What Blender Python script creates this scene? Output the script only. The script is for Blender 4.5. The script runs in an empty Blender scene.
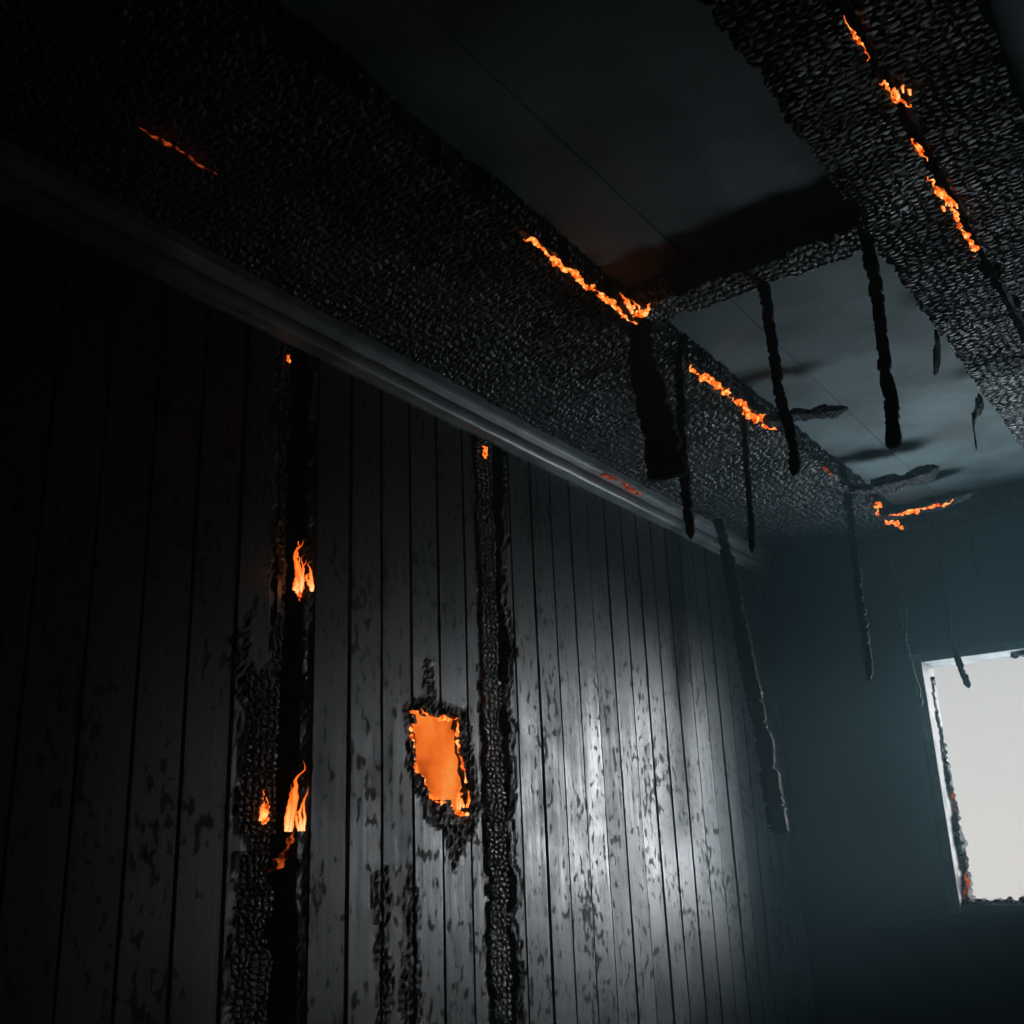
import bpy, math, random
import numpy as np
from mathutils import Matrix, Vector
random.seed(7)
S=bpy.context.scene
try:
    S.view_settings.view_transform='Standard'
    S.view_settings.look='None'
except Exception as e: print(e)

# ------------------------------------------------------------ noise helpers
def h2(i,j,s):
    v=np.sin(i*127.1+j*311.7+s*74.7)*43758.5453
    return v-np.floor(v)
def worley(u,v,s=0):
    iu=np.floor(u);iv=np.floor(v)
    f1=np.full(u.shape,9.);f2=np.full(u.shape,9.);cid=np.zeros(u.shape)
    for a in(-1,0,1):
        for b in(-1,0,1):
            cu=iu+a;cv=iv+b
            px=cu+.2+.6*h2(cu,cv,s);py=cv+.2+.6*h2(cu,cv,s+5)
            d=np.sqrt((px-u)**2+(py-v)**2)
            n=d<f1
            f2=np.where(n,f1,np.minimum(f2,d))
            cid=np.where(n,h2(cu,cv,s+9),cid)
            f1=np.where(n,d,f1)
    return f1,f2,cid
def vn(u,v,s=0):
    u=np.asarray(u,float);v=np.asarray(v,float)
    iu=np.floor(u);iv=np.floor(v);a=u-iu;b=v-iv
    a=a*a*(3-2*a);b=b*b*(3-2*b)
    return (h2(iu,iv,s)*(1-a)+h2(iu+1,iv,s)*a)*(1-b)+(h2(iu,iv+1,s)*(1-a)+h2(iu+1,iv+1,s)*a)*b
def fb(u,v,s=0):
    return (vn(u,v,s)+.5*vn(np.asarray(u)*2.1,np.asarray(v)*2.1,s+1)+.25*vn(np.asarray(u)*4.3,np.asarray(v)*4.3,s+2))/1.75
def ss(x,a,b):
    t=np.clip((x-a)/(b-a),0,1);return t*t*(3-2*t)

# ------------------------------------------------------------ materials
def newmat(n):
    m=bpy.data.materials.new(n);m.use_nodes=True
    nt=m.node_tree;nt.nodes.clear()
    o=nt.nodes.new('ShaderNodeOutputMaterial')
    return m,nt,o
def N(nt,t,**k):
    n=nt.nodes.new(t)
    for a,b in k.items():
        if a in n.inputs: n.inputs[a].default_value=b
        else: setattr(n,a,b)
    return n
def mapping(nt,scale):
    tc=N(nt,'ShaderNodeTexCoord');mp=N(nt,'ShaderNodeMapping')
    mp.inputs['Scale'].default_value=scale
    nt.links.new(tc.outputs['Object'],mp.inputs['Vector'])
    return mp.outputs[0]
def ramp(nt,inp,stops):
    r=N(nt,'ShaderNodeValToRGB')
    el=r.color_ramp.elements
    while len(el)<len(stops): el.new(.5)
    for e,(p,c) in zip(el,stops):
        e.position=p;e.color=c if len(c)==4 else (*c,1)
    nt.links.new(inp,r.inputs[0]);return r.outputs[0]
def g(v): return (v,v,v,1)

def char_mat(name,base=(.015,.022,.025),rough=.43,vs=60,spec=.7):
    m,nt,o=newmat(name);L=nt.links.new
    b=N(nt,'ShaderNodeBsdfPrincipled')
    b.inputs['Specular IOR Level'].default_value=spec
    v=mapping(nt,(1,1,1))
    no=N(nt,'ShaderNodeTexNoise',Scale=9.,Detail=6.);L(v,no.inputs[0])
    L(ramp(nt,no.outputs[0],[(.3,(base[0]*.3,base[1]*.3,base[2]*.3)),(.7,(base[0]*1.6,base[1]*1.6,base[2]*1.6))]),b.inputs['Base Color'])
    n2=N(nt,'ShaderNodeTexNoise',Scale=12.,Detail=5.);L(v,n2.inputs[0])
    L(ramp(nt,n2.outputs[0],[(.3,g(rough-.12)),(.7,g(rough+.3))]),b.inputs['Roughness'])
    n3=N(nt,'ShaderNodeTexNoise',Scale=vs*2.5,Detail=5.);L(v,n3.inputs[0])
    bp=N(nt,'ShaderNodeBump',Strength=.5,Distance=.003);L(n3.outputs[0],bp.inputs['Height'])
    L(bp.outputs[0],b.inputs['Normal']);L(b.outputs[0],o.inputs[0])
    return m
M_char=char_mat('charred_wood')
M_lath=char_mat('charred_lath_wood',(.006,.008,.009),.6,60,.3)
M_soot=char_mat('soot_black',(.006,.007,.008),.7,40,.25)

def plank_mat():
    m,nt,o=newmat('sooty_painted_planks');L=nt.links.new
    v=mapping(nt,(1,55,2.0));v1=mapping(nt,(1,1,1));vs=mapping(nt,(1,1.0,.6))
    a=N(nt,'ShaderNodeBsdfPrincipled')
    a.inputs['Specular IOR Level'].default_value=.95
    a.inputs['Specular Tint'].default_value=(.83,.94,1,1)
    gr=N(nt,'ShaderNodeTexNoise',Scale=1.,Detail=6.,Roughness=.65);L(v,gr.inputs[0])
    blot=N(nt,'ShaderNodeTexNoise',Scale=6.,Detail=8.,Roughness=.65);L(v1,blot.inputs[0])
    mx=N(nt,'ShaderNodeMath',operation='MULTIPLY');L(gr.outputs[0],mx.inputs[0]);L(blot.outputs[0],mx.inputs[1])
    tn=N(nt,'ShaderNodeAttribute');tn.attribute_name='tone'
    m0=N(nt,'ShaderNodeMath',operation='MULTIPLY');L(mx.outputs[0],m0.inputs[0]);L(tn.outputs['Fac'],m0.inputs[1])
    L(ramp(nt,m0.outputs[0],[(.14,(.004,.007,.009)),(.40,(.019,.031,.037))]),a.inputs['Base Color'])
    L(ramp(nt,m0.outputs[0],[(.12,g(.62)),(.36,g(.34))]),a.inputs['Roughness'])
    bp=N(nt,'ShaderNodeBump',Strength=.5,Distance=.002);L(gr.outputs[0],bp.inputs['Height']);L(bp.outputs[0],a.inputs['Normal'])
    s=N(nt,'ShaderNodeBsdfPrincipled');s.inputs['Base Color'].default_value=(.004,.005,.006,1)
    s.inputs['Roughness'].default_value=.7;s.inputs['Specular IOR Level'].default_value=.2
    n3=N(nt,'ShaderNodeTexNoise',Scale=150.,Detail=4.);L(v1,n3.inputs[0])
    bp2=N(nt,'ShaderNodeBump',Strength=.6,Distance=.004);L(n3.outputs[0],bp2.inputs['Height']);L(bp2.outputs[0],s.inputs['Normal'])
    sp=N(nt,'ShaderNodeTexNoise',Scale=50.,Detail=2.5,Roughness=.5);L(vs,sp.inputs[0])
    ar=N(nt,'ShaderNodeTexNoise',Scale=5.,Detail=4.);L(v1,ar.inputs[0])
    ad=N(nt,'ShaderNodeMath',operation='MULTIPLY_ADD');L(ar.outputs[0],ad.inputs[0]);ad.inputs[1].default_value=.5;L(sp.outputs[0],ad.inputs[2])
    th=N(nt,'ShaderNodeMapRange');th.inputs['From Min'].default_value=.835;th.inputs['From Max'].default_value=.875;th.inputs['To Max'].default_value=.92
    L(ad.outputs[0],th.inputs['Value'])
    at=N(nt,'ShaderNodeAttribute');at.attribute_name='char'
    m2=N(nt,'ShaderNodeMath',operation='MAXIMUM');L(th.outputs[0],m2.inputs[0]);L(at.outputs['Fac'],m2.inputs[1])
    mix=N(nt,'ShaderNodeMixShader');L(m2.outputs[0],mix.inputs[0]);L(a.outputs[0],mix.inputs[1])
    c=N(nt,'ShaderNodeBsdfPrincipled');c.inputs['Base Color'].default_value=(.012,.015,.017,1);c.inputs['Roughness'].default_value=.5
    L(bp2.outputs[0],c.inputs['Normal'])
    at2=N(nt,'ShaderNodeAttribute');at2.attribute_name='scale'
    mix2=N(nt,'ShaderNodeMixShader');L(at2.outputs['Fac'],mix2.inputs[0]);L(s.outputs[0],mix2.inputs[1]);L(c.outputs[0],mix2.inputs[2])
    L(mix2.outputs[0],mix.inputs[2]);L(mix.outputs[0],o.inputs[0])
    return m
M_plank=plank_mat()

def paint_mat(name,lo,hi,rough=.5,sc=5.,bump=.2,spec=.5):
    m,nt,o=newmat(name);L=nt.links.new
    b=N(nt,'ShaderNodeBsdfPrincipled');b.inputs['Roughness'].default_value=rough;b.inputs['Specular IOR Level'].default_value=spec
    v=mapping(nt,(1,1,1))
    no=N(nt,'ShaderNodeTexNoise',Scale=sc,Detail=8.,Roughness=.6);L(v,no.inputs[0])
    L(ramp(nt,no.outputs[0],[(.35,lo),(.68,hi)]),b.inputs['Base Color'])
    n2=N(nt,'ShaderNodeTexNoise',Scale=sc*10,Detail=5.);L(v,n2.inputs[0])
    bp=N(nt,'ShaderNodeBump',Strength=bump,Distance=.004);L(n2.outputs[0],bp.inputs['Height']);L(bp.outputs[0],b.inputs['Normal'])
    L(b.outputs[0],o.inputs[0]);return m
M_ceil=paint_mat('smoked_plaster',(.035,.058,.067),(.14,.20,.22),.75,3.2,.35)
M_wallb=paint_mat('sooty_wall',(.007,.013,.017),(.018,.030,.037),.7,3.)
M_floor=paint_mat('ash_floor',(.03,.037,.042),(.08,.093,.105),.8,6.,.6)
M_crown=paint_mat('smoked_trim_paint',(.10,.118,.128),(.30,.33,.345),.34,7.,.15,.8)
M_frame=paint_mat('scorched_white_paint',(.05,.05,.05),(.22,.22,.22),.55,9.,.3)

def emis(name,stops,strength,sc=30.):
    m,nt,o=newmat(name);L=nt.links.new
    v=mapping(nt,(1,1,1))
    no=N(nt,'ShaderNodeTexNoise',Scale=sc,Detail=4.);L(v,no.inputs[0])
    e=N(nt,'ShaderNodeEmission',Strength=strength)
    L(ramp(nt,no.outputs[0],stops),e.inputs[0]);L(e.outputs[0],o.inputs[0]);return m
M_ember=emis('glowing_ember',[(.32,(.12,.006,.001)),(.42,(.6,.07,.006)),(.52,(1,.20,.022)),(.64,(1,.48,.14))],1.8,70.)
M_ember_dim=emis('dim_ember',[(.42,(.004,.001,.0005)),(.52,(.25,.03,.004)),(.68,(.8,.14,.02))],.8,45.)
M_glow=emis('burning_cavity',[(.3,(.50,.075,.009)),(.45,(.85,.155,.018)),(.58,(1,.23,.03)),(.72,(1,.36,.08))],1.,9.)
def flame_mat():
    m,nt,o=newmat('fire_tongue');L=nt.links.new
    at=N(nt,'ShaderNodeAttribute');at.attribute_name='tongue_core'
    e=N(nt,'ShaderNodeEmission',Strength=1.4)
    L(ramp(nt,at.outputs['Fac'],[(0,(.50,.045,.004)),(.35,(.95,.17,.016)),(.7,(1,.40,.10)),(1,(1,.75,.36))]),e.inputs[0])
    L(e.outputs[0],o.inputs[0]);return m
M_flame=flame_mat()

# ------------------------------------------------------------ mesh helpers
def mkmesh(name,verts,faces,mat,parent=None,smooth=False):
    me=bpy.data.meshes.new(name);me.from_pydata([tuple(map(float,v)) for v in verts],[],faces)
    me.update()
    if smooth:
        me.polygons.foreach_set('use_smooth',[True]*len(me.polygons))
    o=bpy.data.objects.new(name,me);S.collection.objects.link(o)
    me.materials.append(mat)
    if parent: o.parent=parent
    return o
def empty(name):
    o=bpy.data.objects.new(name,None);S.collection.objects.link(o);return o
def boxes(name,lst,mat,parent=None,bevel=0):
    vs=[];fs=[]
    for (x0,y0,z0,x1,y1,z1) in lst:
        k=len(vs)
        vs+=[(x0,y0,z0),(x1,y0,z0),(x1,y1,z0),(x0,y1,z0),(x0,y0,z1),(x1,y0,z1),(x1,y1,z1),(x0,y1,z1)]
        fs+=[[k+i for i in f] for f in((0,3,2,1),(4,5,6,7),(0,1,5,4),(1,2,6,5),(2,3,7,6),(3,0,4,7))]
    o=mkmesh(name,vs,fs,mat,parent)
    if bevel:
        b=o.modifiers.new('bevel','BEVEL');b.width=bevel;b.segments=2
    return o

_seed=[1]
def char_beam(name,pts,side,up,w,t,res=.006,cell=(.02,.034),amp=.006,edge=.01,taper=(1,1),mat=None,parent=None,wob=0,ragged=0,tip=0,ef=1.):
    """charred timber: rectangular section swept along pts, cracked into alligator scales"""
    _seed[0]+=1;sd=_seed[0]*3.17
    pts=np.array(pts,float);seg=np.linalg.norm(np.diff(pts,axis=0),axis=1);cum=np.concatenate([[0],np.cumsum(seg)])
    Lt=cum[-1];n=max(4,int(Lt/res));s=np.linspace(0,Lt,n)
    C=np.stack([np.interp(s,cum,pts[:,k]) for k in range(3)],1)
    side=np.array(side,float);up=np.array(up,float);side/=np.linalg.norm(side);up/=np.linalg.norm(up)
    if wob: C+=side*(fb(s*9,0*s,sd)[:,None]-.5)*wob*2+up*(fb(s*9,0*s+3,sd)[:,None]-.5)*wob*2
    P=[];nb=max(2,int(w/res));ns=max(2,int(t/res))
    P.append((0,.5,0,1))
    P.append((.5,.5,.7,.7))
    for i in range(1,ns): P.append((.5,.5-i/ns,1,0))
    P.append((.5,-.5,.7,-.7))
    for i in range(1,nb): P.append((.5-i/nb,-.5,0,-1))
    P.append((-.5,-.5,-.7,-.7))
    for i in range(1,ns): P.append((-.5,-.5+i/ns,-1,0))
    P.append((-.5,.5,-.7,.7))
    P=np.array(P);m=len(P)
    a=P[:,0]*w;b=P[:,1]*t
    per=np.concatenate([[0],np.cumsum(np.hypot(np.diff(a),np.diff(b)))])
    SS,PP=np.meshgrid(s,per,indexing='ij')
    wu=(fb(SS*25,PP*25,sd)-.5)*.5
    f1,f2,cid=worley(SS/cell[0]+wu,PP/cell[1]+wu,sd)
    pil=ss(f2-f1,0,.38)*(1-.35*f1)
    vary=.35+1.1*fb(SS*5,PP*5,sd+12)
    disp=amp*vary*(pil-.7+.45*(cid-.5))+amp*1.2*(fb(SS*7,PP*7,sd+2)-.5)
    tp=np.interp(s/Lt,[0,1],taper)
    if ragged: tp=tp*(1-ragged*ss(fb(s*16,0*s,sd+8),.45,.75))
    if tip: tp=tp*np.clip((Lt-s)/tip+.08,0,1)**.7
    wl=(fb(s*14*ef,0*s,sd+4)-.5)*2*edge-edge*1.6*ss(fb(s*30*ef,0*s,sd+6),.62,.75)
    wr=(fb(s*14*ef,0*s,sd+5)-.5)*2*edge-edge*1.6*ss(fb(s*30*ef,0*s,sd+7),.62,.75)
    if tip: wl=wl*tp;wr=wr*tp;disp=disp*np.minimum(1,tp)[:,None]
    A=a[None,:]*tp[:,None]+np.where(a[None,:]>0,wr[:,None],-wl[:,None])*(np.abs(P[:,0])[None,:]*2)
    B=b[None,:]*tp[:,None]
    A=A+disp*P[:,2][None,:];B=B+disp*P[:,3][None,:]
    V=C[:,None,:]+A[:,:,None]*side+B[:,:,None]*up
    V=V.reshape(-1,3)
    idx=np.arange(n*m).reshape(n,m)
    j=np.roll(idx,-1,axis=1)
    F=np.stack([idx[:-1],idx[1:],j[1:],j[:-1]],-1).reshape(-1,4).tolist()
    F.append(idx[0].tolist());F.append(idx[-1].tolist()[::-1])
    return mkmesh(name,V,F,mat or M_char,parent)

def ember_strip(name,pts,r,parent,mat=None,thr=.35,flat=(0,0,1)):
    """irregular crusty line of glowing coals following pts"""
    _seed[0]+=1;sd=_seed[0]*1.7
    pts=np.array(pts,float);seg=np.linalg.norm(np.diff(pts,axis=0),axis=1);cum=np.concatenate([[0],np.cumsum(seg)])
    n=max(6,int(cum[-1]/.0025));s=np.linspace(0,cum[-1],n)
    C=np.stack([np.interp(s,cum,pts[:,k]) for k in range(3)],1)
    C+=np.stack([(fb(s*30,0*s+k,sd+k)-.5)*r*2.6+(fb(s*140,0*s+k,sd+k+7)-.5)*r*1.6 for k in range(3)],1)
    rad=r*np.clip(fb(s*45,0*s,sd)-thr,0,1)*1.5*np.minimum(1,np.minimum(s,cum[-1]-s)/.03+.05)+.0005
    T=np.gradient(C,axis=0);T/=np.linalg.norm(T,axis=1)[:,None]+1e-9
    ref=np.array([.31,.2,.93]);U=np.cross(T,ref);U/=np.linalg.norm(U,axis=1)[:,None]+1e-9;W=np.cross(T,U)
    k=7;V=[];ang=np.arange(k)*2*np.pi/k
    jj=.4+1.2*h2(np.arange(n)[:,None]*1.,np.arange(k)[None,:]*1.,sd)
    V=C[:,None,:]+(rad[:,None]*jj)[:,:,None]*(np.cos(ang)[None,:,None]*U[:,None,:]+np.sin(ang)[None,:,None]*W[:,None,:])
    idx=np.arange(n*k).reshape(n,k);j=np.roll(idx,-1,axis=1)
    F=np.stack([idx[:-1],idx[1:],j[1:],j[:-1]],-1).reshape(-1,4).tolist()
    return mkmesh(name,V.reshape(-1,3),F,mat or M_ember,parent)

def flame(name,base,h,w,lean=(0,0),tongues=3,parent=None,facing=(0.8,-.5)):
    """cluster of tapering flame tongues"""
    V=[];F=[];H=[]
    fx=np.array([facing[0],facing[1],0.]);fx/=np.linalg.norm(fx);sx=np.array([-fx[1],fx[0],0])
    for q in range(tongues):
        _seed[0]+=1;sd=_seed[0]*2.3
        hh=h*(1 if q==0 else random.uniform(.3,.75));ww=w*(.55 if q==0 else random.uniform(.2,.4))
        off=0 if q==0 else random.uniform(-1,1)*w*.6
        fo=0 if q==0 else .5*w
        n=30;k=10
        i0=len(V)
        for i in range(n):
            t=i/(n-1)
            r=ww*.5*(math.sin(math.pi*min(1,(t*.8+.12)))**.9)*(1-t)**.8*(1+.9*(float(fb(t*6,0,sd))-.5))
            cx=off*(1-.4*t)+lean[0]*hh*t*t+(float(fb(t*3.3,1,sd+1))-.5)*ww*2.6*t
            c=np.array(base)+sx*cx+fx*(lean[1]*hh*t+fo)+np.array([0,0,hh*t])
            for a in range(k):
                an=a*2*math.pi/k
                V.append(c+sx*r*math.cos(an)+fx*r*.4*math.sin(an))
                core=1-abs(math.cos(an))**1.5
                H.append(max(0,min(1,(1-t)**.8*(.1+.35*float(fb(t*6,a*.5,sd))+.7*core)*(1 if q==0 else 1.15))))
        for i in range(n-1):
            for a in range(k):
                b=(a+1)%k
                F.append([i0+i*k+a,i0+i*k+b,i0+(i+1)*k+b,i0+(i+1)*k+a])
    o=mkmesh(name,V,F,M_flame,parent,True)
    at=o.data.attributes.new('tongue_core','FLOAT','POINT');at.data.foreach_set('value',H)
    return o

# ------------------------------------------------------------ room shell
YB=4.54; XR=3.2; YF=-1.6; ZC=2.775
bw=.115; y0=1.615-28*bw
offs=[0,.002,.004]+list(np.linspace(.009,bw-.006,12))+[bw-.002]
prof=[-.008,-.005,0]+[0]*12+[-.005]
ys=[];pf=[];bi=[]
k=0
while y0+k*bw<YB+.02:
    for a,b in zip(offs,prof):
        tilt=(float(h2(k*1.,2.,5))-.5)*.05
        ys.append(y0+k*bw+a);pf.append(b+tilt*(a-bw/2));bi.append(k)
    k+=1
ys=np.array(ys);pf=np.array(pf);bi=np.array(bi);m=ys<=YB+.01;ys=ys[m];pf=pf[m];bi=bi[m]
zs=np.arange(0,2.745,.0085)
YY,ZZ=np.meshgrid(ys,zs,indexing='ij')
XX=np.repeat(pf[:,None],len(zs),1)+(h2(bi*1.,bi*0.,3)[:,None]-.5)*.004+(fb(ZZ*1.3,bi[:,None]+0*ZZ,31)-.5)*.006
nz=lambda f,s:(fb(ZZ*f,0*ZZ+s,s)-.5)
gL=1.615+.02*nz(14,2)-.085*ss(1.86-ZZ+.05*nz(22,8),0,.05)+.03*ss(nz(30,9),.1,.3)*(ZZ<2.05)
gR=1.700+.018*nz(16,3)
d1=np.maximum(np.maximum(gL-YY,YY-gR),ZZ-2.63-.05*nz(60,4))
hL=2.372+.012*nz(20,5);hR=2.492+.08*nz(14,6)
d2=np.maximum(np.maximum(hL-YY,YY-hR),ZZ-2.635)
poly=[(2.078,1.79),(2.12,1.798),(2.19,1.785),(2.262,1.79),(2.272,1.72),(2.285,1.66),(2.298,1.60),(2.300,1.55),(2.255,1.548),(2.22,1.578),(2.175,1.572),(2.137,1.59),(2.125,1.63),(2.088,1.645),(2.092,1.70),(2.078,1.74)]
def sdf(px,py,poly):
    d=np.full(px.shape,9.);ins=np.zeros(px.shape,bool)
    for i in range(len(poly)):
        ax,ay=poly[i];bx,by=poly[(i+1)%len(poly)]
        ex,ey=bx-ax,by-ay;t=np.clip(((px-ax)*ex+(py-ay)*ey)/(ex*ex+ey*ey),0,1)
        d=np.minimum(d,np.hypot(px-ax-ex*t,py-ay-ey*t))
        c=((ay>py)!=(by>py))&(px<(bx-ax)*(py-ay)/(by-ay+1e-12)+ax);ins^=c
    return np.where(ins,-d,d)
nj=(fb(YY*60,ZZ*60,11)-.5)
d3=sdf(YY,ZZ,poly)+nj*.026
d=np.minimum(np.minimum(d1+nj*.008,d2+nj*.012),d3)
n5=fb(YY*22,ZZ*14,21)
rim3=sdf(YY,ZZ,[(2.06,1.80),(2.12,1.84),(2.13,1.93),(2.16,1.91),(2.17,1.83),(2.29,1.81),(2.335,1.62),(2.33,1.52),(2.28,1.46),(2.235,1.40),(2.19,1.49),(2.11,1.55),(2.055,1.66)])
char=1-ss(rim3+(n5-.5)*.06,-.004,.012)
char=np.maximum(char,1-ss(np.minimum(d1,d2)+(n5-.5)*.09,.0,.016))
pA=sdf(YY,ZZ,[(1.94,.4),(1.94,1.40),(1.975,1.41),(1.99,1.3),(1.99,.4)])
pB=sdf(YY,ZZ,[(2.035,.4),(2.035,1.36),(2.06,1.43),(2.085,1.34),(2.085,.4)])
pC=sdf(YY,ZZ,[(1.50,1.90),(1.535,1.95),(1.56,1.80),(1.52,1.75)])
patch=1-ss(np.minimum(np.minimum(pA,pB),pC)+(n5-.5)*.05,-.004,.01)
char=np.maximum(char,patch)
f1,f2,cid=worley(YY/.020+n5*.6,ZZ/.016+n5*.6,4)
scale=np.maximum(patch,char*(rim3<.05))
XX=XX+char*(ss(f2-f1,0,.35)*.006-.004)+char*.006*(cid-.5)
XX+=np.where((d<.02)&(d>-.02),-.004+nj*.01,0)
ny,nzz=YY.shape
idx=np.arange(ny*nzz).reshape(ny,nzz)
dm=(d[:-1,:-1]+d[1:,:-1]+d[1:,1:]+d[:-1,1:])/4
keep=(dm>0)
F=np.stack([idx[:-1,:-1],idx[1:,:-1],idx[1:,1:],idx[:-1,1:]],-1)[keep].tolist()
V=np.stack([XX,YY,ZZ],-1).reshape(-1,3)
wl=mkmesh('wall_left',V,F,M_plank)
tone=.72+.5*h2(bi*1.,bi*0.+1,17)[:,None]+0*ZZ
for nme,arr in(('char',char),('scale',scale),('tone',tone)):
    a=wl.data.attributes.new(nme,'FLOAT','POINT');a.data.foreach_set('value',arr.reshape(-1).astype(np.float32))
sm=wl.modifiers.new('thick','SOLIDIFY');sm.thickness=.02;sm.offset=-1
boxes('sheathing',[(-.24,YF-.2,-.1,-.16,YB+.3,3.1)],M_soot,wl)
WX0,WX1,WZ0,WZ1=.585,1.78,1.19,2.18
boxes('wall_back',[(-.2,YB,-.1,WX0,YB+.18,3.1),(WX1,YB,-.1,XR+.1,YB+.18,3.1),(WX0,YB,-.1,WX1,YB+.18,WZ0),(WX0,YB,WZ1,WX1,YB+.18,3.1)],M_wallb)
boxes('wall_right',[(XR,YF-.1,-.1,XR+.1,YB+.1,3.1)],M_wallb)
boxes('wall_front',[(-.2,YF-.1,-.1,XR+.1,YF,3.1)],M_wallb)
boxes('floor',[(-.2,YF-.1,-.1,XR+.1,YB+.1,0)],M_floor)
ce=boxes('ceiling',[(-.2,YF-.1,ZC,XR+.1,YB+.2,ZC+.15)],M_ceil)
boxes('ceiling_boarding',[(.0,YF,2.72,.64,YB,ZC-.001)],M_soot,ce)
boxes('ceiling_panel_batten',[(.79,YF,ZC-.004,.83,YB,ZC+.002),(1.9,YF,ZC-.004,1.94,YB,ZC+.002)],M_ceil,ce,.002)

# crown moulding: half-round rail under a small cove
pr=[(0,2.622),(.010,2.622),(.012,2.630)]
for i in range(9):
    an=math.radians(-80+i*20);pr.append((.018+.018*math.cos(an),2.652+.020*math.sin(an)))
pr+=[(.030,2.674),(.036,2.684),(.044,2.690),(.052,2.694),(.052,2.735),(0,2.735)]
V=[];F=[];yy=np.linspace(YF,YB,200)
for i,y in enumerate(yy):
    dx=(float(fb(y*6,0,3))-.5)*.003
    for (x,z) in pr: V.append((x+ (dx if x>0 else 0),y,z+dx))
kk=len(pr)
for i in range(len(yy)-1):
    for a in range(kk):
        b=(a+1)%kk;F.append([i*kk+a,i*kk+b,(i+1)*kk+b,(i+1)*kk+a])
crown=mkmesh('trim_1',V,F,M_crown)
ember_strip('ember',[(.046,3.02,2.68),(.050,3.2,2.682),(.048,3.3,2.67)],.008,crown,M_ember_dim)

# ------------------------------------------------------------ timbers
Yd=(0,1,0);Xd=(1,0,0);Zd=(0,0,1)
b1=empty('ceiling_beam')
char_beam('timber',[(.52,YF+.02,2.75),(.52,YB-.01,2.75)],Xd,Zd,.265,.10,res=.0048,cell=(.016,.027),amp=.0082,edge=.010,parent=b1)
b2=empty('charred_ceiling_board')
char_beam('timber',[(.215,YF+.02,2.735),(.215,YB-.01,2.735)],Xd,Zd,.325,.04,res=.006,cell=(.018,.028),amp=.006,edge=.004,parent=b2)
b3=empty('ceiling_beam')
char_beam('timber',[(1.325,YF+.02,2.75),(1.325,YB-.01,2.75)],Xd,Zd,.17,.10,res=.0048,cell=(.016,.025),amp=.0082,edge=.010,parent=b3)
b4=empty('ceiling_beam')
char_beam('timber',[(1.515,YF+.02,2.753),(1.515,YB-.01,2.753)],Xd,Zd,.17,.10,res=.0048,cell=(.016,.025),amp=.0082,edge=.010,parent=b4)
b5=empty('cross_beam')
char_beam('timber',[(.66,2.195,2.733),(1.24,2.180,2.733)],Yd,Zd,.110,.058,res=.0045,cell=(.015,.025),amp=.007,edge=.009,parent=b5,wob=.006)
b6=empty('cross_beam')
char_beam('timber',[(.66,4.48,2.75),(3.1,4.48,2.75)],Yd,Zd,.10,.11,res=.008,cell=(.024,.034),amp=.009,edge=.010,parent=b6)

# studs in wall
s1=empty('wall_stud')
char_beam('timber',[(-.030,1.578,.02),(-.030,1.578,1.86)],Yd,(-1,0,0),.105,.05,res=.0042,cell=(.013,.019),amp=.008,edge=.010,parent=s1)
char_beam('upper_timber',[(-.045,1.632,1.84),(-.045,1.632,2.66)],Yd,(-1,0,0),.05,.05,res=.005,cell=(.014,.019),amp=.008,edge=.008,parent=s1)
boxes('added_glow_blocker',[(-.159,1.77,.02,-.03,1.80,2.6)],M_soot,s1)  # added piece behind the planks, keeps the cavity glow out of this gap
s2=empty('wall_stud')
char_beam('timber',[(-.022,2.408,.02),(-.022,2.408,2.66)],Yd,(-1,0,0),.08,.05,res=.0042,cell=(.014,.021),amp=.008,edge=.009,parent=s2)
boxes('added_glow_blocker',[(-.159,2.466,.02,-.022,2.48,2.6)],M_soot,s2)  # added piece beside the stud, stops orange glow leaking into the gap

# hanging charred strips
def strip(pts,w,t,side=(1,.1,0),name='hanging_charred_lath',**k):
    o=empty(name)
    up=np.cross(np.array([0,0,1.]),np.array(side));
    kw=dict(res=.004,cell=(.022,.02),amp=.002,edge=.003,wob=.003,ragged=.15,tip=.02,mat=M_lath,ef=3.5);kw.update(k)
    char_beam('strip',pts,side,up,w,t,parent=o,**kw);return o
strip([(.635,2.235,2.74),(.63,2.235,2.62),(.655,2.235,2.45),(.675,2.235,2.285)],.088,.022,name='hanging_charred_board',edge=.005,wob=.003,taper=(.75,1.1),tip=.003,ragged=.05)
strip([(.64,2.44,2.72),(.63,2.44,2.55),(.622,2.44,2.36),(.621,2.44,2.19)],.025,.016)
strip([(.62,2.916,2.72),(.607,2.916,2.5),(.596,2.916,2.26)],.020,.014)
strip([(.965,2.23,2.74),(.968,2.23,2.6),(.972,2.23,2.42),(.990,2.23,2.30),(.985,2.23,2.215)],.026,.016)
strip([(1.226,2.192,2.72),(1.232,2.192,2.6),(1.225,2.192,2.42),(1.222,2.192,2.32),(1.212,2.192,2.21)],.030,.016,tip=.006)
strip([(.12,3.805,2.69),(.155,3.805,2.45),(.181,3.805,2.05),(.205,3.805,1.85),(.23,3.805,1.49)],.060,.026,taper=(.75,1.2),edge=.006,tip=.01,ragged=.2)
strip([(.61,3.893,2.72),(.605,3.893,2.4),(.594,3.893,2.0)],.032,.016,edge=.005)
strip([(.616,4.38,2.72),(.60,4.38,2.5),(.63,4.38,2.33),(.612,4.38,2.2)],.014,.010)
strip([(.575,4.44,2.72),(.578,4.44,2.4),(.60,4.42,2.2),(.62,4.44,1.96)],.026,.014)
strip([(.81,4.38,2.72),(.79,4.38,2.45),(.785,4.38,2.2),(.82,4.38,2.0)],.026,.014)
strip([(.93,4.38,2.72),(.925,4.38,2.6),(.92,4.38,2.42)],.014,.010)
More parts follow.
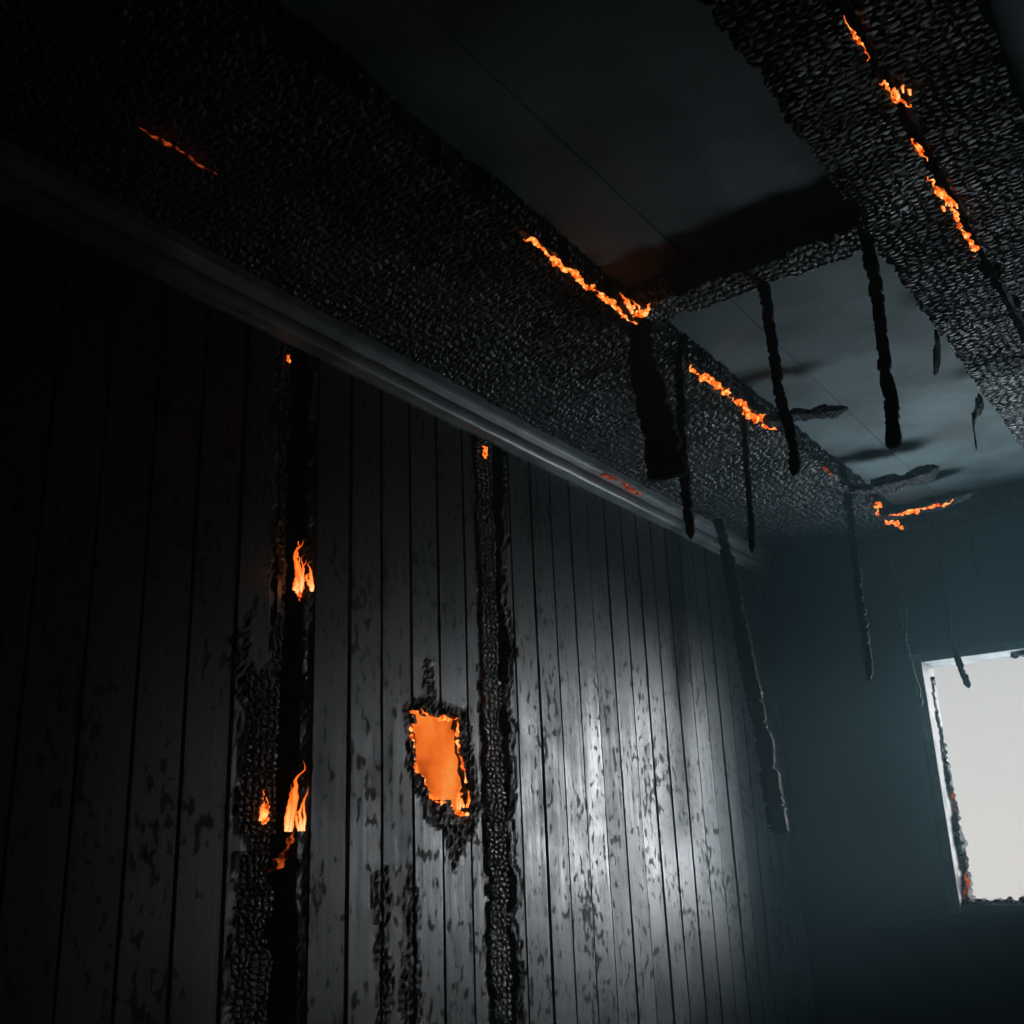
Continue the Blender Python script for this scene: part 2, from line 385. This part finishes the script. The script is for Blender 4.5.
def frag(pts,w,t,name='charred_batten'):
    o=empty(name);char_beam('strip',pts,Yd,Zd,w,t,res=.005,cell=(.018,.022),amp=.006,edge=.010,wob=.008,ragged=.4,tip=.04,mat=M_lath,parent=o);return o
frag([(.66,2.98,2.68),(.74,2.98,2.675),(.90,3.03,2.68)],.06,.025)
frag([(.66,3.80,2.68),(.80,3.82,2.68),(.97,3.80,2.69)],.10,.03)
f3=frag([(.66,4.16,2.68),(.80,4.18,2.68),(1.0,4.16,2.69)],.10,.03)
frag([(1.235,2.75,2.70),(1.21,2.83,2.68),(1.185,2.87,2.64)],.045,.035)
frag([(1.225,3.30,2.70),(1.18,3.36,2.68),(1.165,3.40,2.59)],.045,.035)

# embers
ember_strip('ember',[(.645,1.70,2.694),(.650,1.9,2.692),(.645,2.02,2.692),(.645,2.2,2.692)],.008,b1,thr=.28)
ember_strip('ember_2',[(.645,2.50,2.692),(.645,2.68,2.692),(.65,2.9,2.692),(.65,3.08,2.692)],.012,b1,thr=.22)
ember_strip('ember_3',[(.65,3.5,2.692),(.65,3.65,2.692)],.008,b1,M_ember_dim)
ember_strip('ember_4',[(.65,4.08,2.692),(.65,4.3,2.692),(.65,4.45,2.692)],.012,b1,thr=.25)
ember_strip('ember',[(.70,4.13,2.66),(.85,4.15,2.66),(.93,4.14,2.67)],.011,f3,thr=.22)
ember_strip('ember',[(1.412,1.50,2.70),(1.412,1.62,2.70)],.005,b3,thr=.38)
ember_strip('ember_2',[(1.415,1.68,2.70),(1.42,1.72,2.70),(1.435,1.79,2.70)],.008,b3,thr=.25)
ember_strip('ember_3',[(1.412,1.88,2.70),(1.412,1.98,2.70)],.006,b3,thr=.3)
ember_strip('ember_4',[(1.41,2.02,2.70),(1.412,2.15,2.70),(1.412,2.42,2.70)],.007,b3,thr=.25)
ember_strip('ember',[(.285,.98,2.708),(.285,1.16,2.708)],.003,b2,M_ember_dim,thr=.1)
ember_strip('ember',[(.66,2.14,2.69),(.72,2.13,2.69)],.012,b5,thr=.15)
ember_strip('ember',[(-.01,1.69,2.15),(-.01,1.695,2.0)],.008,s1,thr=.2)
ember_strip('ember_2',[(-.005,1.61,1.50),(-.005,1.605,1.57)],.010,s1,thr=.2)
ember_strip('ember_3',[(-.01,1.625,1.42),(-.01,1.69,1.5),(-.01,1.70,1.56)],.008,s1,M_ember_dim,thr=.2)
ember_strip('ember_4',[(.002,1.63,2.585),(.002,1.64,2.61)],.014,s1,M_ember,thr=.1)
ember_strip('ember',[(.002,2.40,2.55),(.002,2.405,2.62)],.014,s2,M_ember,thr=.1)
loop=[(-.008,a,b) for a,b in poly]+[(-.008,*poly[0])]
cav=empty('burning_wall_cavity')
boxes('glowing_insulation',[(-.155,1.98,1.35,-.13,2.464,1.95)],M_glow,cav)
ember_strip('smouldering_rim',loop,.006,cav,thr=.25)
flame('flame',(.665,2.13,2.69),.06,.045,(-.5,0),6,b1)
fl=[((-.01,1.685,2.02),.13,.05,(.1,0),7),((-.005,1.60,1.52),.07,.03,(.0,0),3),((-.01,1.680,1.50),.15,.045,(.15,0),6),
    ((-.05,2.13,1.62),.10,.04,(-.2,0),5),((-.04,2.30,1.56),.09,.04,(.3,0),5),((-.05,2.24,1.56),.05,.05,(0,0),4)]
for i,(b,h,w,l,q) in enumerate(fl): flame('flame_%d'%(i+1),b,h,w,l,q,(s1 if i<3 else cav))
flame('flame',(1.425,1.74,2.69),.05,.035,(0,0),4,b3)
flame('flame_2',(1.40,2.16,2.69),.05,.035,(0,0),5,b3)

# ------------------------------------------------------------ window
win=empty('window_1')
y1,y2=YB-.012,YB+.17
boxes('frame',[(WX0,y1,WZ0,WX0+.04,y2,WZ1),(WX1-.04,y1,WZ0,WX1,y2,WZ1),(WX0+.04,y1,WZ1-.035,WX1-.04,y2,WZ1),(WX0+.04,y1,WZ0,WX1-.04,y2,WZ0+.03)],M_frame,win,.004)
char_beam('charred_sill',[(WX0+.03,YB+.06,WZ0+.03),(WX1-.03,YB+.06,WZ0+.03)],Yd,Zd,.12,.035,res=.006,cell=(.03,.03),amp=.026,edge=.012,parent=win,ragged=.2,mat=M_lath)
char_beam('charred_jamb',[(WX0+.042,YB+.10,WZ0+.03),(WX0+.055,YB+.10,1.4),(WX0+.05,YB+.10,1.6),(WX0+.042,YB+.10,1.85),(WX0+.04,YB+.1,2.1)],Yd,Xd,.07,.026,res=.006,cell=(.03,.03),amp=.016,edge=.018,parent=win,taper=(1.5,.4),ragged=.4,mat=M_lath)
char_beam('charred_head',[(.95,YB+.06,WZ1-.04),(WX1-.03,YB+.06,WZ1-.04)],Yd,Zd,.09,.03,res=.006,cell=(.03,.03),amp=.018,edge=.012,parent=win,ragged=.4,mat=M_lath)
ember_strip('ember',[(WX0+.062,YB+.05,1.56),(WX0+.060,YB+.05,1.66)],.008,win,M_ember_dim,thr=.2)
ember_strip('ember_2',[(WX0+.058,YB+.04,1.22),(WX0+.065,YB+.04,1.33)],.010,win,M_ember_dim,thr=.2)

# ------------------------------------------------------------ smoke
m,nt,o=newmat('smoke')
vp=N(nt,'ShaderNodeVolumeScatter',Density=.095);vp.inputs['Color'].default_value=(.36,.66,.78,1);vp.inputs['Anisotropy'].default_value=.3
nt.links.new(vp.outputs[0],o.inputs['Volume'])
boxes('smoke_haze',[(.06,YF+.02,.02,XR-.02,YB-.02,2.68)],m)

# ------------------------------------------------------------ light
w=bpy.data.worlds.new('overcast');S.world=w;w.use_nodes=True;nt=w.node_tree;nt.nodes.clear()
o=nt.nodes.new('ShaderNodeOutputWorld');bg=nt.nodes.new('ShaderNodeBackground')
tc=nt.nodes.new('ShaderNodeTexCoord');sx=nt.nodes.new('ShaderNodeSeparateXYZ');nt.links.new(tc.outputs['Generated'],sx.inputs[0])
rc=ramp(nt,sx.outputs['Z'],[(0,(.74,.81,.81)),(.25,(.56,.63,.67))])
nt.links.new(rc,bg.inputs[0]);bg.inputs[1].default_value=1.;nt.links.new(bg.outputs[0],o.inputs[0])
def light(name,typ,loc,**k):
    l=bpy.data.lights.new(name,typ);ob=bpy.data.objects.new(name,l);S.collection.objects.link(ob);ob.location=loc
    for a,b in k.items(): setattr(l,a,b)
    return ob
po=light('window_daylight','AREA',((WX0+WX1)/2,YB+.2,(WZ0+WZ1)/2),shape='RECTANGLE',size=WX1-WX0,size_y=WZ1-WZ0)
po.rotation_euler=Vector((0,-1,0)).to_track_quat('-Z','Y').to_euler()
try: po.data.cycles.is_portal=True
except Exception as e: print(e)
su=light('overcast_sun','SUN',(2,7,3),energy=4.6,angle=math.radians(30),color=(.84,.94,1))
su.rotation_euler=Vector((-1.74,-2.10,-.28)).to_track_quat('-Z','Y').to_euler()
s3=light('wall_fill_sun','SUN',(3,7,3),energy=2.2,angle=math.radians(45),color=(.78,.92,1))  # second sun, added to brighten the far end of the left wall
s3.rotation_euler=Vector((-1.74,-1.15,-.25)).to_track_quat('-Z','Y').to_euler()
gl=light('ceiling_fill_lamp','AREA',(1.7,6.6,-.1),energy=560,shape='RECTANGLE',size=3.6,size_y=3.2,color=(.66,.89,1))  # added unseen lamp below the window, lights the ceiling from outside
gl.rotation_euler=(math.pi,0,0)
light('fire_glow','POINT',(-.06,2.18,1.70),energy=.15,color=(1,.30,.05),shadow_soft_size=.04)
light('fire_glow','POINT',(.03,1.69,2.08),energy=.03,color=(1,.30,.05),shadow_soft_size=.03)
light('fire_glow','POINT',(.03,1.67,1.56),energy=.03,color=(1,.30,.05),shadow_soft_size=.03)

# ------------------------------------------------------------ camera
Xc=Vector((0.8178,0.5743,-0.0381));Dn=Vector((-0.2116,0.2386,-0.9478))
Fw=Xc.cross(Dn).normalized()
R=Matrix((Xc.normalized(),-Dn.normalized(),-Fw)).transposed()
cd=bpy.data.cameras.new('camera');cam=bpy.data.objects.new('camera',cd);S.collection.objects.link(cam)
cam.matrix_world=Matrix.Translation((1.74,0,1.4))@R.to_4x4()
cd.sensor_width=36;cd.lens=36*1080/1024;cd.clip_start=.02
S.camera=cam
